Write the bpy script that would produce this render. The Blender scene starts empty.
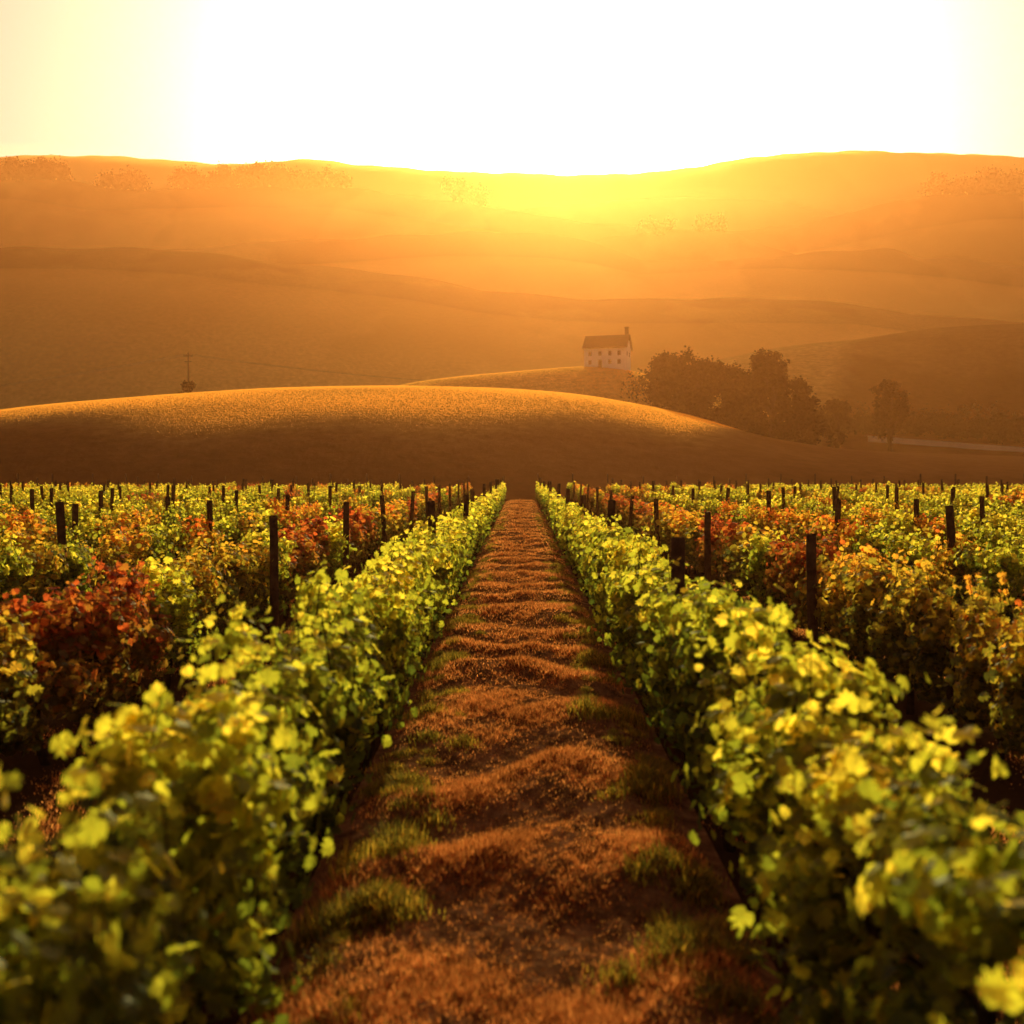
import bpy, math, random
import numpy as np
from mathutils import Vector, Matrix
random.seed(7); rng=np.random.default_rng(11)
S=bpy.context.scene
COL=S.collection
F=1000.0; HC=2.7; VX=521.0; HY=470.0   # survey constants used to lay out the valley

# ---------------------------------------------------------------- helpers
def link(o): COL.objects.link(o); return o
def empty(name,loc=(0,0,0)):
    e=bpy.data.objects.new(name,None); e.location=loc; e.empty_display_size=.3; return link(e)
def mesh_np(name,V,Fs,mat=None,smooth=False,attrs=None):
    me=bpy.data.meshes.new(name)
    me.from_pydata(V.tolist() if hasattr(V,'tolist') else V,[],Fs.tolist() if hasattr(Fs,'tolist') else Fs)
    if attrs:
        for k,(dom,a) in attrs.items():
            at=me.attributes.new(k,'FLOAT',dom); at.data.foreach_set('value',np.asarray(a,dtype=np.float32))
    if mat:
        for m in (mat if isinstance(mat,list) else [mat]): me.materials.append(m)
    if smooth: me.polygons.foreach_set('use_smooth',[True]*len(me.polygons))
    me.update(); return me
def tri_mesh(name,V,nf,mat,tone):
    me=bpy.data.meshes.new(name); n=nf*3
    me.vertices.add(n); me.vertices.foreach_set('co',V.astype(np.float32).ravel())
    me.loops.add(n); me.loops.foreach_set('vertex_index',np.arange(n,dtype=np.int32))
    me.polygons.add(nf); me.polygons.foreach_set('loop_start',np.arange(nf,dtype=np.int32)*3)
    me.update(calc_edges=True)
    at=me.attributes.new('tone','FLOAT','FACE'); at.data.foreach_set('value',tone.astype(np.float32))
    me.materials.append(mat); return me
def obj(name,me,parent=None,loc=(0,0,0),rot=(0,0,0),scale=(1,1,1)):
    o=bpy.data.objects.new(name,me); o.location=loc; o.rotation_euler=rot; o.scale=scale
    link(o)
    if parent: o.parent=parent
    return o
def tube(pts,rad,n=7):
    pts=[Vector(p) for p in pts]; V=[];Fc=[]
    for i,p in enumerate(pts):
        d=(pts[min(i+1,len(pts)-1)]-pts[max(i-1,0)]).normalized()
        a=d.orthogonal().normalized() if abs(d.z)<.9 else Vector((1,0,0)); a=(a-d*a.dot(d)).normalized(); b=d.cross(a)
        for k in range(n):
            t=2*math.pi*k/n; V.append(tuple(p+(a*math.cos(t)+b*math.sin(t))*rad[i]))
    for i in range(len(pts)-1):
        for k in range(n):
            Fc.append([i*n+k,i*n+(k+1)%n,(i+1)*n+(k+1)%n,(i+1)*n+k])
    Fc.append([k for k in range(n)][::-1]); Fc.append([(len(pts)-1)*n+k for k in range(n)])
    return V,Fc
def merge(parts):
    V=[];Fc=[];M=[]
    for v,f,m in parts:
        o=len(V); V+=list(v); Fc+=[[i+o for i in q] for q in f]; M+=[m]*len(f)
    return V,Fc,M
def mesh_parts(name,parts,mats,smooth=False):
    V,Fc,M=merge(parts); me=bpy.data.meshes.new(name); me.from_pydata(V,[],Fc)
    for m in mats: me.materials.append(m)
    me.polygons.foreach_set('material_index',M)
    if smooth: me.polygons.foreach_set('use_smooth',[True]*len(Fc))
    me.update(); return me
def box(x0,x1,y0,y1,z0,z1):
    V=[(x0,y0,z0),(x1,y0,z0),(x1,y1,z0),(x0,y1,z0),(x0,y0,z1),(x1,y0,z1),(x1,y1,z1),(x0,y1,z1)]
    return V,[[0,3,2,1],[4,5,6,7],[0,1,5,4],[1,2,6,5],[2,3,7,6],[3,0,4,7]]
def smooth01(t): t=np.clip(t,0,1); return t*t*(3-2*t)

# ---------------------------------------------------------------- materials
def newmat(n):
    m=bpy.data.materials.new(n); m.use_nodes=True; m.node_tree.nodes.clear(); return m,m.node_tree.nodes,m.node_tree.links
def ramp(N,stops):
    r=N.new('ShaderNodeValToRGB'); e=r.color_ramp.elements
    e[0].position,e[0].color=stops[0][0],(*stops[0][1],1); e[1].position,e[1].color=stops[-1][0],(*stops[-1][1],1)
    for p,c in stops[1:-1]:
        k=e.new(p); k.color=(*c,1)
    return r
def leaf_mat(name,stops,trans_gain=2.2,tfac=.5,gloss=.03,warm=(1.15,1.0,.5)):
    m,N,L=newmat(name)
    at=N.new('ShaderNodeAttribute'); at.attribute_name='tone'
    oi=N.new('ShaderNodeObjectInfo')
    ma=N.new('ShaderNodeMath'); ma.operation='MULTIPLY_ADD'; ma.inputs[1].default_value=.3; ma.inputs[2].default_value=-.15
    L.new(oi.outputs['Random'],ma.inputs[0])
    ad=N.new('ShaderNodeMath'); ad.operation='ADD'; ad.use_clamp=True
    L.new(at.outputs['Fac'],ad.inputs[0]); L.new(ma.outputs[0],ad.inputs[1])
    r=ramp(N,stops); L.new(ad.outputs[0],r.inputs[0])
    d=N.new('ShaderNodeBsdfDiffuse'); L.new(r.outputs[0],d.inputs[0])
    mx=N.new('ShaderNodeMix'); mx.data_type='RGBA'; mx.blend_type='MULTIPLY'; mx.inputs[0].default_value=1
    L.new(r.outputs[0],mx.inputs[6]); mx.inputs[7].default_value=(trans_gain*warm[0],trans_gain*warm[1],trans_gain*warm[2],1)
    t=N.new('ShaderNodeBsdfTranslucent'); L.new(mx.outputs[2],t.inputs[0])
    ms=N.new('ShaderNodeMixShader'); ms.inputs[0].default_value=tfac; L.new(d.outputs[0],ms.inputs[1]); L.new(t.outputs[0],ms.inputs[2])
    g=N.new('ShaderNodeBsdfGlossy'); g.inputs['Roughness'].default_value=.5; g.inputs[0].default_value=(.9,.85,.6,1)
    m2=N.new('ShaderNodeMixShader'); m2.inputs[0].default_value=gloss; L.new(ms.outputs[0],m2.inputs[1]); L.new(g.outputs[0],m2.inputs[2])
    o=N.new('ShaderNodeOutputMaterial'); L.new(m2.outputs[0],o.inputs[0]); return m
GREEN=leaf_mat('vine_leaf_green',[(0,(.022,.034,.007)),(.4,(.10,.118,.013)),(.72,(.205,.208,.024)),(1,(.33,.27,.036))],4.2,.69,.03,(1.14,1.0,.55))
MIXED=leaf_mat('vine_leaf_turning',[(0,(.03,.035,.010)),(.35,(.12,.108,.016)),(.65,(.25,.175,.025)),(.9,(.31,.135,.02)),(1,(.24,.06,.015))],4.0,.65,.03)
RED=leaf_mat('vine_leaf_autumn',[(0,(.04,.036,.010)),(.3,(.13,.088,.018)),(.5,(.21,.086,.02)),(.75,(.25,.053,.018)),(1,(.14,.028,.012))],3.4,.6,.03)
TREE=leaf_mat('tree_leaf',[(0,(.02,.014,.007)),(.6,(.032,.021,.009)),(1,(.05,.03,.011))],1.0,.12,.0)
DRY=leaf_mat('dry_grass',[(0,(.14,.052,.016)),(.5,(.33,.14,.046)),(.85,(.50,.235,.082)),(1,(.34,.22,.065))],2.6,.62,.0,(1.1,.9,.62))
GGRASS=leaf_mat('green_grass',[(0,(.05,.05,.012)),(.6,(.13,.105,.02)),(1,(.28,.17,.03))],3.0,.58,.01)

def noise_mat(name,stops,scale,rough=.9,bump=.3,bscale=None,detail=8,bd=.05,diffuse=False):
    m,N,L=newmat(name)
    tc=N.new('ShaderNodeTexCoord'); n=N.new('ShaderNodeTexNoise'); n.inputs['Scale'].default_value=scale; n.inputs['Detail'].default_value=detail
    n.inputs['Roughness'].default_value=.65
    L.new(tc.outputs['Object'],n.inputs['Vector']); r=ramp(N,stops); L.new(n.outputs['Fac'],r.inputs[0])
    n2=N.new('ShaderNodeTexNoise'); n2.inputs['Scale'].default_value=bscale or scale*4; n2.inputs['Detail'].default_value=8
    L.new(tc.outputs['Object'],n2.inputs['Vector'])
    b=N.new('ShaderNodeBump'); b.inputs['Strength'].default_value=bump; b.inputs['Distance'].default_value=bd; L.new(n2.outputs['Fac'],b.inputs['Height'])
    if diffuse:
        p=N.new('ShaderNodeBsdfDiffuse'); p.inputs['Roughness'].default_value=.8; L.new(r.outputs[0],p.inputs['Color'])
    else:
        p=N.new('ShaderNodeBsdfPrincipled'); p.inputs['Roughness'].default_value=rough; p.inputs['Specular IOR Level'].default_value=.2; L.new(r.outputs[0],p.inputs['Base Color'])
    L.new(b.outputs[0],p.inputs['Normal'])
    o=N.new('ShaderNodeOutputMaterial'); L.new(p.outputs[0],o.inputs[0]); return m
SOIL=noise_mat('path_soil',[(.3,(.055,.024,.011)),(.5,(.25,.105,.04)),(.7,(.50,.23,.09))],5,bump=.8,bscale=45,bd=.03,diffuse=True)
WOOD=noise_mat('post_wood',[(.3,(.06,.03,.016)),(.7,(.17,.085,.045))],9,bump=.5,bscale=40,bd=.01,diffuse=True)
BARK=noise_mat('vine_bark',[(.3,(.02,.012,.008)),(.7,(.07,.04,.025))],14,bump=.8,bscale=50,bd=.01,diffuse=True)
WALL=noise_mat('white_plaster',[(.3,(.85,.80,.71)),(.7,(.92,.88,.80))],.8,bump=.1,diffuse=True)
ROOF=noise_mat('roof_tiles',[(.3,(.035,.018,.013)),(.7,(.08,.04,.027))],1.6,bump=.5,diffuse=True)
GLASS=noise_mat('window_dark',[(.3,(.02,.02,.02)),(.7,(.05,.045,.04))],2,rough=.2,bump=0)
ROADM=noise_mat('pale_gravel',[(.3,(.60,.45,.28)),(.7,(.72,.57,.38))],.5,diffuse=True)
WIRE=noise_mat('wire_metal',[(.3,(.05,.04,.035)),(.7,(.10,.08,.07))],2,bump=0,diffuse=True)

# ---------------------------------------------------------------- terrain
LAY=[ # distance, front width, back width, back level, profile
 (200,104,60,.45,[(-700,470),(-300,452),(0,431),(60,418),(130,404),(220,394),(300,389),(420,386),(500,388),(570,395),(655,412),(700,432),(770,446),(860,452),(1024,458),(1400,454),(1800,458)]),
 (262,48,50,.5,[(-500,440),(0,440),(300,410),(400,386),(450,378),(500,373),(560,368),(600,367),(650,376),(700,398),(800,425),(1024,440),(1700,440)]),
 (345,120,80,.2,[(-600,450),(400,440),(560,410),(640,378),(700,362),(760,350),(850,338),(940,329),(1024,323),(1200,312),(1400,330),(1800,360)]),
 (560,210,80,.15,[(-900,300),(-500,262),(-200,270),(0,253),(80,249),(180,250),(250,258),(350,270),(480,290),(600,302),(700,300),(800,303),(900,315),(1024,328),(1300,330),(1700,290)]),
 (840,150,90,.3,[(-900,250),(-400,245),(0,262),(200,249),(350,240),(480,234),(580,240),(640,262),(700,265),(800,256),(885,250),(903,261),(940,262),(1024,270),(1300,255),(1700,240)]),
 (990,90,80,.3,[(-900,300),(0,300),(400,300),(540,262),(600,240),(660,234),(715,231),(745,240),(790,258),(900,300),(1700,300)]),
 (1190,160,100,.3,[(-900,170),(-400,190),(0,181),(60,182),(140,194),(240,190),(340,190),(420,200),(500,212),(580,225),(680,235),(780,232),(850,214),(910,200),(1024,197),(1300,190),(1700,200)]),
 (1420,140,100,.4,[(-900,240),(0,240),(300,230),(500,214),(600,206),(680,200),(760,204),(860,222),(1000,250),(1700,250)]),
 (1720,230,300,.7,[(-900,170),(-300,165),(0,160),(60,158),(150,161),(230,169),(310,162),(360,168),(430,174),(560,179),(640,178),(700,170),(770,159),(850,156),(930,159),(1024,163),(1300,152),(1700,162)]),
]
def front(t,i):
    t=np.clip(t,0,1); cv=1-(1-t)**2; sm=t*t*(3-2*t)
    a=.95 if i<3 else .55
    return a*cv+(1-a)*sm
PT=[]
for i_,(D,wf,wb,bl,P) in enumerate(LAY):
    P=np.array(P,float); yc=np.linspace(D-wf,D,60); f=front((yc-(D-wf))/wf,i_); out=[]
    for px,py in P:
        e=(HY-py)/F; p=HC+e*D
        for _ in range(10):
            cur=((p*f-HC)/yc).max(); p+=(e-cur)*D*.9
        out.append(max(p,0))
    PT.append((P[:,0],np.array(out)))
def profile(i,px):
    acc=0
    sp=12 if i!=4 else 5
    for o in (-2*sp,-sp,0,sp,2*sp): acc=acc+np.interp(px+o,*PT[i])
    return acc/5
def crest_y(i,x):
    D=LAY[i][0]; return D*(1+.03*np.sin(x/(D*.31)+D))
def H(x,y):
    x=np.asarray(x,float); y=np.asarray(y,float)
    hs=[np.zeros_like(x+y)]
    for i,l in enumerate(LAY):
        D,wf,wb,bl,_=l
        Dx=crest_y(i,x)
        f=front((y-(Dx-wf))/wf,i); b=1-(1-bl)*smooth01((y-Dx)/wb)
        f=np.where(y<Dx,f,b)
        px=VX+x/np.maximum(Dx,1)*F
        hs.append(profile(i,px)*(Dx/D)*f)
    hs=np.array(hs); mx=hs.max(0)
    kk=.8+np.clip((y-150)/300,0,1.4)
    ex=np.exp((hs-mx)/kk).sum(0)
    h=mx+kk*np.log(ex)-kk*math.log(len(LAY)+1)*np.exp(-mx/(kk*1.5))
    und=(np.sin(x*.045+1.3)*np.cos(y*.03+x*.01)+.5*np.sin(x*.11+y*.07))*np.clip((y-110)/500,0,1)*1.3
    w=smooth01((y-88)/25)
    return (h+und)*w
ys=np.concatenate([np.arange(-60,86,4.),np.arange(86,300,1.3),np.arange(300,700,2.6),np.arange(700,2100,5.),np.arange(2100,3200,40.)])
u=np.linspace(-1,1,420); xs=np.sign(u)*(np.abs(u)**1.7)*1900
X,Y=np.meshgrid(xs,ys); Z=H(X,Y)
nx=len(xs); ny=len(ys)
V=np.stack([X.ravel(),Y.ravel(),Z.ravel()],1)
i=np.arange(nx-1)[None,:]+np.arange(ny-1)[:,None]*nx; i=i.ravel()
Fc=np.stack([i,i+1,i+1+nx,i+nx],1)
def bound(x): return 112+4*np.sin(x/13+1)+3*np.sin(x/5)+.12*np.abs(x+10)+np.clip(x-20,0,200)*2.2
ground_tone=np.where(Y<88,-.6,0)+smooth01((Y-bound(X)+8)/22)*(1-smooth01((Y-400)/60))*np.where(Y<88,0,1)  # golden tone on upper hill; shade of the lower slope painted as darker ground
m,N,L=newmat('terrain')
tc=N.new('ShaderNodeTexCoord'); at=N.new('ShaderNodeAttribute'); at.attribute_name='ground_tone'
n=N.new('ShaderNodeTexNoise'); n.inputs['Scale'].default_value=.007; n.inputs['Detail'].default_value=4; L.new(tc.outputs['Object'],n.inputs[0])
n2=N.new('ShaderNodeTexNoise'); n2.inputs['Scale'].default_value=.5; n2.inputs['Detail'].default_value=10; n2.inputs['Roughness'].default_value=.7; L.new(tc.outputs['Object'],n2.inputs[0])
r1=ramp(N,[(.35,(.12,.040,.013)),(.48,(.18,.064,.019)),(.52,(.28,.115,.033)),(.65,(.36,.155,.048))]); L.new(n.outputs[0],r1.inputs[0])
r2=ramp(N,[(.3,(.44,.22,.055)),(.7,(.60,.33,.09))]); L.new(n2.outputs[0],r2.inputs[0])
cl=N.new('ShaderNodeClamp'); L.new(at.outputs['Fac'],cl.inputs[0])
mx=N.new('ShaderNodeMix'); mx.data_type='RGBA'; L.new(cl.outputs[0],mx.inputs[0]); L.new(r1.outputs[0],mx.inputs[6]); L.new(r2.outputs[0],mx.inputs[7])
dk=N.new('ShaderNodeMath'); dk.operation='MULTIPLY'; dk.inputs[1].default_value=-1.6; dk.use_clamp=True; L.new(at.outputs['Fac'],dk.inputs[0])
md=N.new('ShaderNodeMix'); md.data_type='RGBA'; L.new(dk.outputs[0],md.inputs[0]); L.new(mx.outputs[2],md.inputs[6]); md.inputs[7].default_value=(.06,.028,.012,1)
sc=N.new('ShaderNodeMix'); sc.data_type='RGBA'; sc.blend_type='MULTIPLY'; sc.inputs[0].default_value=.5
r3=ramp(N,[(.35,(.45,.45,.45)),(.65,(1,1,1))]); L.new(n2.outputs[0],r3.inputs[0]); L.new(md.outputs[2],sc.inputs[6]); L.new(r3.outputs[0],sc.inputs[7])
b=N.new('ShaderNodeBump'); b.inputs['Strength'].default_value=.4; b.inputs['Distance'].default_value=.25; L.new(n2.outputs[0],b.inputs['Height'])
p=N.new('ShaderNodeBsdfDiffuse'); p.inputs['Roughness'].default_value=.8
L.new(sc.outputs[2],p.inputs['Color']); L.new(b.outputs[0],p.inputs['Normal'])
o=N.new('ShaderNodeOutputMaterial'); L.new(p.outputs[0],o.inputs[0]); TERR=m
obj('terrain',mesh_np('terrain',V,Fc,TERR,True,{'ground_tone':('POINT',ground_tone.ravel())}))
def hz(x,y): return float(H(np.array([x]),np.array([y]))[0])

# golden standing grass over the near hills (one mesh)
n_=1500000
gx=rng.uniform(-150,70,n_); gy=104+172*rng.uniform(0,1,n_)**1.15
row=np.round(gy/1.9)*1.9+rng.normal(0,.6,n_); gy=row+3*np.sin(gx*.03)
gz=H(gx,gy); dd=smooth01((gy-bound(gx)-1)/20)
pat=.75+.25*np.sin(gx*.11+gy*.05)*np.sin(gy*.17-gx*.04)
keep=rng.uniform(0,1,n_)<dd*1.2; gx,gy,gz,dd,pat=gx[keep],gy[keep],gz[keep],dd[keep],pat[keep]; n_=len(gx)
hh=rng.uniform(.12,.22,n_)*(.4+.6*dd)*pat; ww=rng.uniform(.018,.032,n_); lean=rng.normal(0,.07,(n_,2)); an=rng.normal(0,.7,n_)
A=np.stack([gx-ww*np.cos(an),gy-ww*np.sin(an),gz-.05],1); B=np.stack([gx+ww*np.cos(an),gy+ww*np.sin(an),gz-.05],1); C=np.stack([gx+lean[:,0],gy+lean[:,1],gz+hh],1)
GOLD=leaf_mat('ripe_grass',[(0,(.36,.165,.036)),(.5,(.40,.19,.043)),(1,(.44,.22,.052))],3.0,.7,.0,(1,.84,.5))
obj('hill_grass',tri_mesh('hill_grass',np.stack([A,B,C],1).reshape(-1,3),n_,GOLD,rng.uniform(0,1,n_)))

# ---------------------------------------------------------------- path
def phase(x,y): return y*2*math.pi/1.95+ 1.1*np.sin(y*.9)+ 1.0*np.sin(x*1.7+y*.43)+.7*np.sin(x*3.3-y*1.1)
def pathz(x,y):
    ph=phase(x,y)
    am=.75+.4*np.sin(x*1.3+y*1.7)*np.sin(y*.6+1)
    a=.066*am*np.sin(ph)+.010*np.sin(ph*2.3+x*3)+.009*np.sin(x*9+y*7)+.009*np.sin(x*13-y*11)+.03*np.sin(x*2.2+y*.7)+.006*np.sin(x*23+y*19)+.006*np.sin(x*31-y*27)
    w=smooth01((1.38-np.abs(x))/.5)
    return .006+(.135+a)*w
py_=[]; yy=.5
while yy<86: py_.append(yy); yy+=max(.035,yy*.005)
py_=np.array(py_); px_=np.linspace(-1.38,1.38,90)
X,Y=np.meshgrid(px_,py_); Z=pathz(X,Y)+rng.normal(0,.006,X.shape)*smooth01((1.35-np.abs(X))/.3)
V=np.stack([X.ravel(),Y.ravel(),Z.ravel()],1); nx=len(px_); ny=len(py_)
i=(np.arange(nx-1)[None,:]+np.arange(ny-1)[:,None]*nx).ravel()
obj('dirt_path',mesh_np('dirt_path',V,np.stack([i,i+1,i+1+nx,i+nx],1),SOIL,True))
def blades(x,y,h,w,r):
    n=len(x); z=pathz(x,y)-.006; a=r.uniform(0,2*math.pi,n); q=np.stack([-np.sin(a),np.cos(a)],1)*w[:,None]
    d=np.stack([np.cos(a),np.sin(a)],1)*(h*r.uniform(.2,1.3,n))[:,None]
    A=np.stack([x-q[:,0],y-q[:,1],z],1);B=np.stack([x+q[:,0],y+q[:,1],z],1);C=np.stack([x+d[:,0],y+d[:,1],z+h],1)
    return np.stack([A,B,C],1).reshape(-1,3)
VV=[];RR=[]
for (n_,y0,y1,hs_,ws_) in ((280000,3,12,.045,.0045),(180000,12,30,.055,.009),(90000,30,84,.06,.018)):
    x=rng.normal(0,.70,n_); y=y0+(y1-y0)*rng.uniform(0,1,n_)**1.25
    k=n_//14; cxs=rng.normal(0,.72,k); cys=y0+(y1-y0)*rng.uniform(0,1,k)**1.25
    h2=int(n_*.6)
    ci=rng.integers(0,k,h2); x[:h2]=cxs[ci]+rng.normal(0,.03,h2); y[:h2]=cys[ci]+rng.normal(0,.03,h2)
    patch=.5+.25*np.sin(x*5+y*3.1+2*np.sin(y*1.3))+.25*np.sin(x*3-y*4.3+2*np.sin(x*2.5))
    band=.5+.5*np.sin(phase(x,y)-.3)
    keep=(np.abs(x)<1.26)&(rng.uniform(0,1,n_)<.08+1.0*patch*band)
    x,y=x[keep],y[keep]; n2_=len(x); pp=(patch*band)[keep]
    h=hs_*rng.uniform(.35,1.5,n2_)*(.5+1.0*pp)
    VV.append(blades(x,y,h,np.full(n2_,ws_)*rng.uniform(.6,1.3,n2_),rng)); RR.append(np.clip(rng.normal(.45,.24,n2_)+(np.abs(x)-.7)*.3,0,1))
VV=np.concatenate(VV); RR=np.concatenate(RR)
obj('path_grass',tri_mesh('path_grass',VV,len(RR),DRY,RR))

def grass_mesh(name,nb,size,hh,mat,seed):
    r=np.random.default_rng(seed)
    bx=r.normal(0,size/2,(nb,2))
    a=r.uniform(0,2*math.pi,nb); h=hh*r.uniform(.3,1.3,nb)*np.exp(-(bx**2).sum(1)/(size**2)); w=r.uniform(.003,.006,nb)
    d=np.stack([np.cos(a),np.sin(a)],1); q=np.stack([-np.sin(a),np.cos(a)],1); ln=r.uniform(.3,1.3,nb)*h
    V=np.zeros((nb,5,3))
    V[:,0,:2]=bx-q*w[:,None]; V[:,1,:2]=bx+q*w[:,None]
    V[:,2,:2]=bx+q*w[:,None]*.8+d*ln[:,None]*.35; V[:,3,:2]=bx-q*w[:,None]*.8+d*ln[:,None]*.35; V[:,2,2]=V[:,3,2]=h*.6
    V[:,4,:2]=bx+d*ln[:,None]; V[:,4,2]=h
    V[:,0,2]=V[:,1,2]=-.02
    k=np.arange(nb)*5; Fs=[]
    for t in k.tolist(): Fs.append([t,t+1,t+2,t+3]); Fs.append([t+3,t+2,t+4])
    rv=np.repeat(r.uniform(0,1,nb),2)
    return mesh_np(name,V.reshape(-1,3),Fs,mat,False,{'tone':('FACE',rv)})
gm=[grass_mesh('dry_grass_patch',700,.5,.10,DRY,s) for s in range(3)]
tm=[grass_mesh('grass_tuft_blades',260,.22,.16,GGRASS,20+s) for s in range(3)]
gt=empty('verge_grass')
for k in range(420):
    sd=random.choice((-1,1)); y=3+57*random.random()**1.4; x=sd*(random.gauss(.98,.16))
    s=random.uniform(.35,.85); obj('tuft',random.choice(tm),gt,(x,y,float(pathz(np.array(x),np.array(y)))-.01),(0,0,random.uniform(0,6)),(s,s,s*random.uniform(.6,1.)))
for (x,y) in [(-.92,8.1),(.98,8.0),(-.88,5.6),(-.98,6.6),(-1.0,10.4),(.95,10.3),(-.95,13.2),(1.02,13.5),(1.0,6.2),(-1.,16.5),(1.,17),(.95,5.2)]:
    for q in range(7):
        s=random.uniform(.5,1.1); xx=x+random.gauss(0,.14); yy=y+random.gauss(0,.14)
        obj('tuft',random.choice(tm),gt,(xx,yy,float(pathz(np.array(xx),np.array(yy)))-.01),(0,0,random.uniform(0,6)),(s,s,s))
ag=empty('alley_grass')
for k in range(900):
    al=random.choice((-2.9,2.9,-2.9,2.9,-5.8,5.8)); y=random.uniform(4,60)
    obj('tuft',random.choice(gm if random.random()<.6 else tm),ag,(al+random.uniform(-1.1,1.1),y,0.0),(0,0,random.uniform(0,6)),(.9,.9,.6))

# ---------------------------------------------------------------- vines
LEAF=np.array([(0,-.38),(.22,-.5),(.42,-.3),(.5,.02),(.3,.08),(.36,.36),(.14,.28),(0,.56),(-.14,.28),(-.36,.36),(-.3,.08),(-.5,.02),(-.42,-.3),(-.22,-.5)])
LEAF2=np.array([(0,-.45),(.45,-.25),(.42,.25),(0,.5),(-.42,.25),(-.45,-.25)])
def leaves(P,Nn,size,shape,r,curl=.25):
    n=len(P); K=len(shape)
    Nn=Nn/np.linalg.norm(Nn,axis=1)[:,None]
    rv=r.normal(0,1,(n,3)); T=np.cross(Nn,rv); T/=np.linalg.norm(T,axis=1)[:,None]
    B=np.cross(Nn,T)
    V=np.zeros((n,K+1,3)); V[:,0]=P
    cu=r.uniform(.3,1.2,n)*curl
    for k,(a,b) in enumerate(shape):
        off=-(abs(a)*1.1+abs(b)*.4)*cu+ .06*np.sin(k*2.1+r.uniform(0,6,n))
        V[:,k+1]=P+size[:,None]*(T*a+B*b+Nn*off[:,None])
    base=np.arange(n)*(K+1)
    fs=[np.stack([base,base+1+k,base+1+(k+1)%K],1) for k in range(K)]
    Fs=np.stack(fs,1).reshape(-1,3)
    return V.reshape(-1,3),Fs,K
def vine_mesh(name,seed,nl,lsize,shape,mat,length=1.0,ncl=34,shoots=5,wd=1.0,top_lit=.5):
    r=np.random.default_rng(seed); parts=[]
    ncl=int(ncl*length)
    cy=r.uniform(-.5,.5,ncl)*length; cz=.40+1.10*r.beta(1.35,1.1,ncl)
    loc=(cy+.5*(int(length)%2==0)+.5)%1.0-.5
    bulge=.66+.44*np.cos(loc*2*math.pi)
    prof=np.interp(cz,[.4,.7,1.1,1.4,1.55],[.5,.9,1.0,.85,.5])
    cx=np.sign(r.uniform(-1,1,ncl))*(r.uniform(0,1,ncl)**.5)*.30*wd*prof*bulge
    cz=cz-(1-bulge)*.22
    C=np.stack([cx,cy,cz],1)
    ci=r.integers(0,ncl,nl); P=C[ci]+r.normal(0,1,(nl,3))*np.array([.08*min(1,wd+.1),.09,.09])
    out=P-C[ci]; out=out/np.linalg.norm(out,axis=1)[:,None]
    side=np.stack([P[:,0]*3,0*P[:,0],(P[:,2]-1.0)*.8],1)
    Nn=out*.7+side*.8+r.normal(0,.6,(nl,3))+np.array([0,0,.2])
    size=lsize*r.uniform(.55,1.2,nl)
    ex=[];en=[];es=[]
    for s in range(int(shoots*length)):
        b=np.array([r.normal(0,.12*wd),r.uniform(-.5,.5)*length,1.4]); d=np.array([r.normal(0,.25),r.normal(0,.2),1.]); hl=r.uniform(.08,.32)
        t=b+d*hl; parts.append((*tube([b-d*.2,b+d*hl*.5,t],[.005,.004,.002],4),1))
        for q in range(int(4+hl*16)):
            ex.append(b+d*hl*r.uniform(0,1.05)+r.normal(0,.035,3)); en.append(r.normal(0,1,3)+[0,0,.3]); es.append(min(lsize,.13)*r.uniform(.35,.85))
    if ex:
        P=np.concatenate([P,np.array(ex)]); Nn=np.concatenate([Nn,np.array(en)]); size=np.concatenate([size,np.array(es)])
    P[:,2]=np.maximum(P[:,2],.30)
    V,Fs,K=leaves(P,Nn,size,shape,r)
    rn=np.clip(r.normal(.40,.20,len(P))+(P[:,2]-1.1)*top_lit,0,1)  # random tone, plus lit tops and shaded lower leaves painted in by height
    rv=np.repeat(rn,K)
    for c in np.arange(-length/2+.5,length/2,1.0):
        j=lambda s:r.normal(0,s)
        parts.append((*tube([(j(.02),c+j(.02),-.05),(j(.03),c+j(.03),.2),(j(.04),c+j(.04),.45),(j(.03),c+j(.04),.75),(j(.03),c+j(.05),.95)],[.045,.034,.03,.028,.02],7),1))
        parts.append((*tube([(0,c,.8),(j(.03),c-.25,.86),(j(.03),c-.52,.88)],[.02,.015,.01],5),1))
        parts.append((*tube([(0,c,.8),(j(.03),c+.25,.86),(j(.03),c+.52,.88)],[.02,.015,.01],5),1))
    v2,f2,_=merge(parts)
    o=len(V); me=bpy.data.meshes.new(name)
    me.from_pydata(V.tolist()+[tuple(q) for q in v2],[],Fs.tolist()+[[i+o for i in q] for q in f2])
    me.materials.append(mat); me.materials.append(BARK)
    nf=len(Fs); me.polygons.foreach_set('material_index',[0]*nf+[1]*len(f2))
    at=me.attributes.new('tone','FLOAT','FACE'); at.data.foreach_set('value',np.concatenate([rv,np.zeros(len(f2))]).astype(np.float32))
    me.update(); return me
near={}; mid={}; far={}
for k,mt in (('g',GREEN),('m',MIXED),('r',RED)):
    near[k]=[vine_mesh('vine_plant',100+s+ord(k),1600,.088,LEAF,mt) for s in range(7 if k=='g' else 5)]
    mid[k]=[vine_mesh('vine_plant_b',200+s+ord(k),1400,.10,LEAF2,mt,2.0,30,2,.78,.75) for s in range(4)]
    far[k]=[vine_mesh('vine_plant_c',300+s+ord(k),1500,.12,LEAF2,mt,4.0,24,.3,.5,.9) for s in range(4)]
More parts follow.
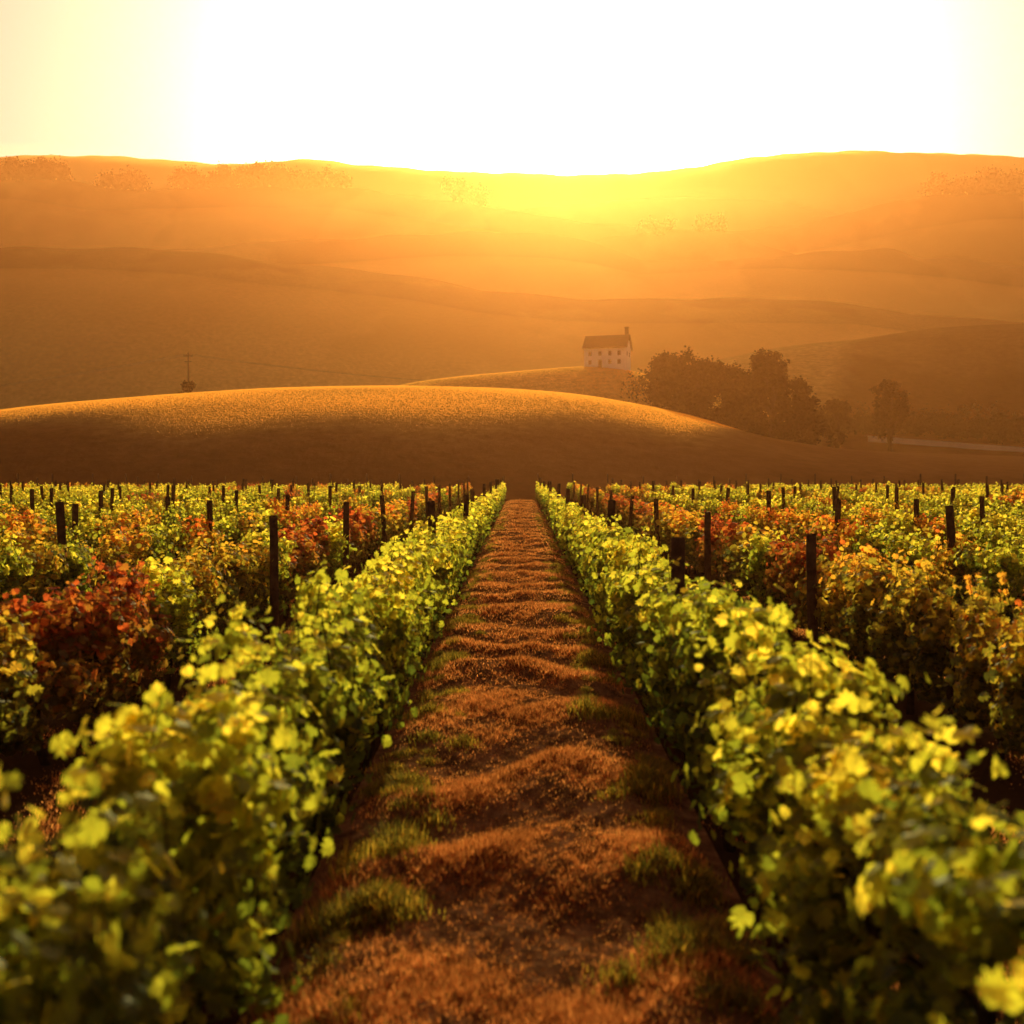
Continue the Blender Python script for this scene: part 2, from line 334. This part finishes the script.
def post_mesh(seed,h,rad=.055):
    r=random.Random(seed)
    v,f=tube([(0,0,-.1),(r.uniform(-.01,.01),0,h*.4),(0,r.uniform(-.01,.01),h*.8),(0,0,h-.015),(0,0,h)],[rad*1.05,rad,rad*.97,rad*.95,rad*.8],9)
    return mesh_parts('post',[(v,f,0)],[WOOD],True)
PM=[post_mesh(s,1.88+.03*s,.070) for s in range(4)]; EP=[post_mesh(9,2.4,.07),post_mesh(10,2.2,.065)]
SP=2.9; X0=1.45; END=83.0
firstpost={1:(9.3,7.6),-1:(16.9,7.8),2:(13.3,7.6),-2:(15.8,6.6)}
for sgn in (-1,1):
    for rI in range(1,23):
        xr=sgn*(X0+SP*(rI-1)); key=sgn*rI
        row=empty('grapevine_row',(xr,0,0))
        ystart=max(1.5,abs(xr)*1.15-6)
        end=END+random.uniform(-.5,.8)
        rowmix=random.uniform(.05,.6)
        def kind(y):
            t=random.random(); nz=math.sin(y*.21+rI*2.3+sgn)*.5+.5
            if rI==1: return 'g'
            if rI==2:
                pr=.8 if (sgn<0 and y<12.5) or (sgn>0 and y<11.5) else .35
                return 'r' if t<pr else ('m' if t<pr+.7*(1-pr) else 'g')
            if rI==3: return 'r' if t>.96 else ('m' if t<.25+.3*nz else 'g')
            return 'r' if t>.97 else ('m' if t<rowmix*(.5+.5*nz) else 'g')
        y=ystart
        hs=1.11 if rI==1 else 1.03 if rI==2 else 1.0; wsx=1.13 if rI<=2 else 1.0
        while y<end:
            if y<17 and rI<=3: Ld=1.0; src=near
            elif y<34 : Ld=2.0; src=mid
            else: Ld=4.0; src=far
            flip=random.choice((0,math.pi)); s=random.uniform(.95,1.05) if rI<=2 else random.uniform(.97,1.03)
            hz_=1+(hs-1)*max(0.3,min(1,(34-y)/20))
            wx=wsx*(1.12 if (rI<=2 and y>=17) else 1)
            obj('vine_plant',random.choice(src[kind(y)]),row,(random.uniform(-.05,.05),y+Ld/2,random.uniform(-.03,.02)),(0,random.uniform(-.04,.04),flip),(s*wx*random.uniform(.92,1.12),1.03,s*hz_))
            y+=Ld
        f0,st=firstpost.get(key,(random.uniform(10,18),random.uniform(6.2,7.4)))
        y=f0
        while y<ystart: y+=st
        while y<end-3:
            hi=random.uniform(1.02,1.12) if rI>2 else 1.13 if rI==1 else 1.07
            if y>4: obj('post',random.choice(PM),row,(random.uniform(-.03,.03)+(-sgn*.46 if key==2 else -sgn*.40 if key==-2 else 0),y,(-.22 if key==2 else random.uniform(-.10,.0))),(random.uniform(-.05,.05),random.uniform(-.06,.06),random.uniform(0,6)),(1,1,hi))
            y+=st
        obj('end_post',random.choice(EP),row,(0,end+.6,0),(random.uniform(-.08,.02),random.uniform(-.03,.03),0))
        if rI<=4:
            ws=[(*tube([(0,ystart,zz),(0,end+.5,zz)],[.003,.003],4),0) for zz in (.85,1.15,1.38)]
            obj('trellis_wire',mesh_parts('trellis_wire',ws,[WIRE]),row)

# ---------------------------------------------------------------- trees
def tree_mesh(name,seed,h,w,nl,ls,lobes=9,low=.18,shape=LEAF2):
    r=np.random.default_rng(seed); parts=[]
    tr=h*.03
    parts.append((*tube([(0,0,-.5),(r.normal(0,.02)*h,0,h*.2),(r.normal(0,.02)*h,r.normal(0,.02)*h,h*.45),(0,0,h*.8)],[tr*1.3,tr,tr*.7,tr*.2],8),1))
    Cs=[]
    for k in range(lobes):
        a=r.uniform(0,2*math.pi); rr=w*.5*r.uniform(.15,.75); z=h*r.uniform(low+.15,.86); rr*=math.sqrt(max(.1,1-((z/h-.5)/.55)**2))
        c=np.array([rr*math.cos(a),rr*math.sin(a),z]); Cs.append(c)
        parts.append((*tube([(0,0,z*.5),c*[.5,.5,.8],c],[tr*.5,tr*.3,tr*.1],5),1))
    sub=[]
    for c in Cs:
        for q in range(9):
            d=r.normal(0,1,3); d/=np.linalg.norm(d); sub.append(c+d*np.array([w*.17,w*.17,h*.12])*r.uniform(.5,1.15))
    sub=np.array(sub); sub[:,2]=np.maximum(sub[:,2],h*low)
    ci=r.integers(0,len(sub),nl); P=sub[ci]+r.normal(0,1,(nl,3))*w*.045
    Nn=r.normal(0,1,(nl,3))+[0,0,.4]
    V,Fs,K=leaves(P,Nn,ls*r.uniform(.6,1.3,nl),shape,r)
    v2,f2,_=merge(parts); o=len(V); me=bpy.data.meshes.new(name)
    me.from_pydata(V.tolist()+[tuple(q) for q in v2],[],Fs.tolist()+[[i+o for i in q] for q in f2])
    me.materials.append(TREE); me.materials.append(BARK)
    me.polygons.foreach_set('material_index',[0]*len(Fs)+[1]*len(f2))
    at=me.attributes.new('tone','FLOAT','FACE'); at.data.foreach_set('value',np.concatenate([np.repeat(r.uniform(0,1,nl),K),np.zeros(len(f2))]).astype(np.float32))
    me.update(); return me
def at_dir(px,D): return (px-VX)/F*D
def put_tree(px,D,h,w,seed,nl=5000,name='broadleaf_tree',ls=.42,low=.12,lobes=10,sink=0,top=None):
    x=at_dir(px,D); z=hz(x,D)
    if top is not None: h=(HC+(HY-top)/F*D-z)/.95
    me=tree_mesh(name,seed,h,w,nl,ls,lobes,low)
    obj(name,me,None,(x,D,z-sink),(0,0,0))
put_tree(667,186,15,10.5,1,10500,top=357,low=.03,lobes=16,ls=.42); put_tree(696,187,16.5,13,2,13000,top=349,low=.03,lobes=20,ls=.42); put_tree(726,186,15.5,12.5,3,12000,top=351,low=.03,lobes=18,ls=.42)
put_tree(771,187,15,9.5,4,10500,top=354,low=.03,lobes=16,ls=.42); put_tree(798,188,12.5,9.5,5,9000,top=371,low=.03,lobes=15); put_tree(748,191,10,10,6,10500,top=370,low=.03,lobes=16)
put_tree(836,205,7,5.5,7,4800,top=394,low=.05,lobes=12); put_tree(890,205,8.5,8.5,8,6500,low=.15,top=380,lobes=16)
def mass(name,spots,seed,ls,hh,nper,tall=1.):
    r=np.random.default_rng(seed); P=[]
    for (x,y) in spots:
        z=hz(x,y); s=hh*r.uniform(.45,1.15)
        for q in range(4):
            cc=np.array([x,y,z+s*r.uniform(.2,.75)*tall])+r.normal(0,1,3)*np.array([s*.16,s*.16,0])
            P.append(cc+r.normal(0,1,(nper//4,3))*np.array([s*.13,s*.13,s*.15]))
        nb=nper//5
        P.append(np.array([x,y,z])+np.stack([r.normal(0,s*.03,nb),r.normal(0,s*.03,nb),r.uniform(0,s*.6,nb)],1))
    P=np.concatenate(P); V,Fs,K=leaves(P,r.normal(0,1,(len(P),3)),ls*r.uniform(.6,1.3,len(P)),LEAF2,r)
    obj(name,mesh_np(name,V,Fs,TREE,False,{'tone':('FACE',np.repeat(r.uniform(0,1,len(P)),K))}))
def spots_seg(segs,sp,jx,seed):
    r=np.random.default_rng(seed); out=[]
    for (pa,Da,pb,Db) in segs:
        xa,xb=at_dir(pa,Da),at_dir(pb,Db); Ln=math.hypot(xb-xa,Db-Da); n=max(2,int(Ln/sp))
        for k in range(n):
            t=(k+r.uniform(-.4,.4))/n; out.append((xa+(xb-xa)*t+r.normal(0,jx),Da+(Db-Da)*t+r.normal(0,1.5*jx)))
    return out
def spots_crest(i,segs,sp,seed,back=5):
    r=np.random.default_rng(seed); out=[]; D=LAY[i][0]
    for pa,pb in segs:
        xa,xb=at_dir(pa,D),at_dir(pb,D); n=max(2,int((xb-xa)/sp))
        for k in range(n):
            x=xa+(xb-xa)*(k+r.uniform(-.5,.5))/n; out.append((x,float(crest_y(i,x))-back*r.uniform(0,2)))
    return out
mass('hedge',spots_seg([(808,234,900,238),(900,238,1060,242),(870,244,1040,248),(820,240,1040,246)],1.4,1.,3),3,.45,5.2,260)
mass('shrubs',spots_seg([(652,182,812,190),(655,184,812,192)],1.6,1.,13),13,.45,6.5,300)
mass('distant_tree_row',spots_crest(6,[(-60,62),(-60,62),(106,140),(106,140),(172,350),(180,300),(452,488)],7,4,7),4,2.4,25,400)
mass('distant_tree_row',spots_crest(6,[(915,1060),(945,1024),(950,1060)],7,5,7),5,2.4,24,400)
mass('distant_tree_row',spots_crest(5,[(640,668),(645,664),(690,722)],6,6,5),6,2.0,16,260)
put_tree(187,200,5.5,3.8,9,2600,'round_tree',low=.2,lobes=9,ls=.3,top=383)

# ---------------------------------------------------------------- farmhouse
def farmhouse():
    D=252; x=at_dir(607,D); z=hz(x,D-2)
    e=empty('farmhouse',(x,D,z-.1)); e.rotation_euler=(0,0,math.radians(-16)); e.scale=(1.04,1.04,1.0)
    w,d,h=5.0,3.4,5.2
    obj('walls',mesh_parts('walls',[(*box(-w,w,-d,d,-1.5,h),0)],[WALL]),e)
    g=[]
    rz=h+3.0
    for s in (-1,1):
        xx=s*w; g.append(([(xx,-d,h),(xx,d,h),(xx,0,rz-.1),(xx-s*.3,-d,h),(xx-s*.3,d,h),(xx-s*.3,0,rz-.1)],[[0,1,2],[3,5,4],[0,2,5,3],[1,4,5,2]],0))
    obj('gables',mesh_parts('gables',g,[WALL]),e)
    rf=[]
    for s in (-1,1):
        y0=s*(d+.5); z0=h-.42; t=.22
        V=[(-w-.45,y0,z0),(w+.45,y0,z0),(w+.45,0,rz),(-w-.45,0,rz)]
        V+= [(a,b,c+t) for a,b,c in V]
        rf.append((V,[[0,1,2,3],[4,7,6,5],[0,4,5,1],[1,5,6,2],[3,7,4,0]],0))
    obj('roof',mesh_parts('roof',rf,[ROOF]),e)
    obj('chimney',mesh_parts('chimney',[(*box(w-.9,w-.1,.2,1.0,h,rz+1.9),0),(*box(w-1.02,w+.02,.08,1.12,rz+1.9,rz+2.15),0)],[ROOF]),e)
    wn=[]
    for xx in (-3.6,-1.2,1.2,3.4):
        wn.append((*box(xx-.36,xx+.36,-d-.03,-d+.1,3.0,4.1),0))
    for xx in (-3.6,1.2,3.4): wn.append((*box(xx-.36,xx+.36,-d-.03,-d+.1,.9,2.0),0))
    for yy in (-1.6,1.6): wn.append((*box(w-.1,w+.03,yy-.36,yy+.36,3.0,4.1),0))
    obj('windows',mesh_parts('windows',wn,[GLASS]),e)
    obj('door',mesh_parts('door',[(*box(-1.6,-.7,-d-.05,-d+.1,-.5,2.0),0)],[WOOD]),e)
farmhouse()

# ---------------------------------------------------------------- utility pole, wires
PD=204; x=at_dir(189,PD); z=hz(x,PD)
up=empty('utility_pole',(x,PD,z)); ph=HC+(HY-353)/F*PD-z
obj('pole',mesh_parts('pole',[(*tube([(0,0,-1),(0,0,ph*.5),(0,0,ph)],[.17,.15,.11],8),0)],[WOOD]),up)
obj('crossarms',mesh_parts('crossarms',[(*box(-.9,.9,-.17,-.05,ph-.8,ph-.64),0),(*box(-.7,.7,-.17,-.05,ph-1.9,ph-1.75),0)],[WOOD]),up)
obj('insulators',mesh_parts('insulators',[(*tube([(q,-.1,ph-.64),(q,-.1,ph-.4)],[.07,.05],6),0) for q in (-.85,-.35,.35,.85)],[GLASS]),up)
ws=[]
for (x2,y2,z2) in ((-290-x,300-PD,hz(-290,300)+9-z),(at_dir(640,420)-x,420-PD,hz(at_dir(640,420),420)+9-z)):
    for q in (-.85,.85):
        pts=[]
        for k in range(17):
            t=k/16; pts.append((q+x2*t,y2*t-.1,ph-.4+(z2-ph+.4)*t-4*t*(1-t)*4))
        ws.append((*tube(pts,[.025]*17,4),0))
obj('power_lines',mesh_parts('power_lines',ws,[WIRE]),up)

# ---------------------------------------------------------------- gravel road
V=[];Fc=[];C=[]
for px in np.linspace(862,1250,90):
    want=438+ (px-862)*.075 if px<1060 else 452.9-(px-1060)*.01
    best=None
    for D in np.arange(205,300,.5):
        xx=at_dir(px,D); py=HY-(hz(xx,D)-HC)/D*F
        if py<want: best=(xx,D); break
    if best is None: best=(at_dir(px,240),240)
    C.append(best)
C=np.array(C)
for a in range(2):
    C[1:-1]=(C[:-2]+C[1:-1]*2+C[2:])/4
for (cx,cy) in C:
    zc=hz(cx,cy)
    for o_,dz in ((-3.2,-1.4),(-2.7,.3),(0,.45),(2.7,.6),(3.2,-.4)): V.append((cx,cy+o_,zc+dz))
for k in range(len(C)-1):
    for j in range(4): a=k*5+j; Fc.append([a,a+5,a+6,a+1])
obj('gravel_road',mesh_np('gravel_road',np.array(V),Fc,ROADM,False))

# ---------------------------------------------------------------- haze
def volmat(name,parts):
    m,N,L=newmat(name); o=N.new('ShaderNodeOutputMaterial'); prev=None
    for dens,col,g in parts:
        s=N.new('ShaderNodeVolumeScatter'); s.inputs['Color'].default_value=(*col,1); s.inputs['Density'].default_value=dens; s.inputs['Anisotropy'].default_value=g
        if prev:
            a=N.new('ShaderNodeAddShader'); L.new(prev.outputs[0],a.inputs[0]); L.new(s.outputs[0],a.inputs[1]); prev=a
        else: prev=s
    L.new(prev.outputs[0],o.inputs['Volume']); return m
v,f=box(-1950,1950,-100,3400,-30,250)
obj('haze',mesh_parts('haze',[(v,f,0)],[volmat('haze',[(.00046,(1,.27,.055),.55),(.00015,(1,.52,.17),.82)])]))
# fog banks lying between the ridges: level with the surrounding crests minus a margin, so every crest stands clear
mxs=np.linspace(-1600,1600,90); mys=np.arange(200,2100,14.)
X,Y=np.meshgrid(mxs,mys)
gy_=np.arange(60,2420,20.); GX,GY=np.meshgrid(mxs,gy_); GH=H(GX,GY)
RM=np.empty_like(GH)
for r_ in range(len(gy_)):
    R_=int(np.interp(gy_[r_],[200,600,1200],[3,6,9]))
    RM[r_]=GH[max(0,r_-R_):r_+R_+1].max(0)
SM=np.empty_like(RM)
for r_ in range(len(gy_)): SM[r_]=RM[max(0,r_-4):r_+5].mean(0)
T=np.empty_like(X)
for c_ in range(len(mxs)): T[:,c_]=np.interp(mys,gy_,SM[:,c_])
T=T-(18+30*smooth01((Y-500)/500)*(1-smooth01((Y-1230)/120)))-30*(1-smooth01((Y-260)/120))
nx=len(mxs);ny=len(mys); n0=nx*ny
T=np.maximum(T,-24)
Vt=np.stack([X.ravel(),Y.ravel(),T.ravel()],1); Vb=np.stack([X.ravel(),Y.ravel(),T.ravel()*0-25],1)
i=(np.arange(nx-1)[None,:]+np.arange(ny-1)[:,None]*nx).ravel()
Ft=np.stack([i,i+1,i+1+nx,i+nx],1).tolist(); Fb=(np.stack([i,i+nx,i+1+nx,i+1],1)+n0).tolist()
side=[]
for a in range(nx-1): side+=[[a+1,a,a+n0,a+1+n0]]; q=(ny-1)*nx+a; side+=[[q,q+1,q+1+n0,q+n0]]
for a in range(ny-1): q=a*nx; side+=[[q,q+nx,q+nx+n0,q+n0]]; q=a*nx+nx-1; side+=[[q+nx,q,q+n0,q+nx+n0]]
mistm=mesh_np('valley_mist',np.concatenate([Vt,Vb]),Ft+Fb+side,volmat('valley_mist',[(.0050,(1,.31,.07),.55)]))
obj('valley_mist',mistm)

# ---------------------------------------------------------------- light
EL=math.radians(18.5); AZ=math.radians(2.5)
sv=Vector((math.sin(AZ)*math.cos(EL),math.cos(AZ)*math.cos(EL),math.sin(EL)))
ld=bpy.data.lights.new('sun','SUN'); ld.energy=5; ld.angle=math.radians(.6); ld.color=(1,.70,.36)
lo=bpy.data.objects.new('sun',ld); lo.rotation_euler=sv.to_track_quat('Z','Y').to_euler(); lo.location=(0,0,60); link(lo)
w=bpy.data.worlds.new('World'); S.world=w; w.use_nodes=True; N=w.node_tree.nodes; L=w.node_tree.links; N.clear()
sk=N.new('ShaderNodeTexSky'); sk.sky_type='NISHITA'; sk.sun_disc=False; sk.sun_elevation=EL; sk.sun_rotation=AZ; sk.dust_density=6; sk.air_density=1.2
mt=N.new('ShaderNodeMix'); mt.data_type='RGBA'; mt.blend_type='MULTIPLY'; mt.inputs[0].default_value=1; mt.inputs[7].default_value=(1.0,.60,.46,1)
L.new(sk.outputs[0],mt.inputs[6])
b1=N.new('ShaderNodeBackground'); b1.inputs[1].default_value=.09; L.new(mt.outputs[2],b1.inputs[0])
tc=N.new('ShaderNodeTexCoord'); dp=N.new('ShaderNodeVectorMath'); dp.operation='DOT_PRODUCT'; dp.inputs[1].default_value=sv
L.new(tc.outputs['Generated'],dp.inputs[0])
mx0=N.new('ShaderNodeMath'); mx0.operation='MAXIMUM'; mx0.inputs[1].default_value=0; L.new(dp.outputs['Value'],mx0.inputs[0])
def glow(ex,st,col,prev):
    pw=N.new('ShaderNodeMath'); pw.operation='POWER'; pw.inputs[1].default_value=ex; L.new(mx0.outputs[0],pw.inputs[0])
    ml=N.new('ShaderNodeMath'); ml.operation='MULTIPLY'; ml.inputs[1].default_value=st; L.new(pw.outputs[0],ml.inputs[0])
    b2=N.new('ShaderNodeBackground'); b2.inputs[0].default_value=(*col,1); L.new(ml.outputs[0],b2.inputs[1])
    ads=N.new('ShaderNodeAddShader'); L.new(prev.outputs[0],ads.inputs[0]); L.new(b2.outputs[0],ads.inputs[1]); return ads
a1=glow(6,.5,(1,.88,.68),b1); a2=glow(60,15,(1,.70,.36),a1)
o=N.new('ShaderNodeOutputWorld'); L.new(a2.outputs[0],o.inputs[0])
S.view_settings.view_transform='Standard'; S.view_settings.look='None'; S.view_settings.exposure=0

# ---------------------------------------------------------------- camera
cd=bpy.data.cameras.new('camera'); cd.sensor_width=36; cd.lens=36*F/1024; cd.clip_start=.1; cd.clip_end=8000
cd.dof.use_dof=True; cd.dof.focus_distance=24; cd.dof.aperture_fstop=1.3
co=bpy.data.objects.new('camera',cd); co.location=(0,0,HC)
co.rotation_euler=(math.radians(90)-math.atan((512-HY)/F),0,math.atan((VX-512)/F)); link(co); S.camera=co
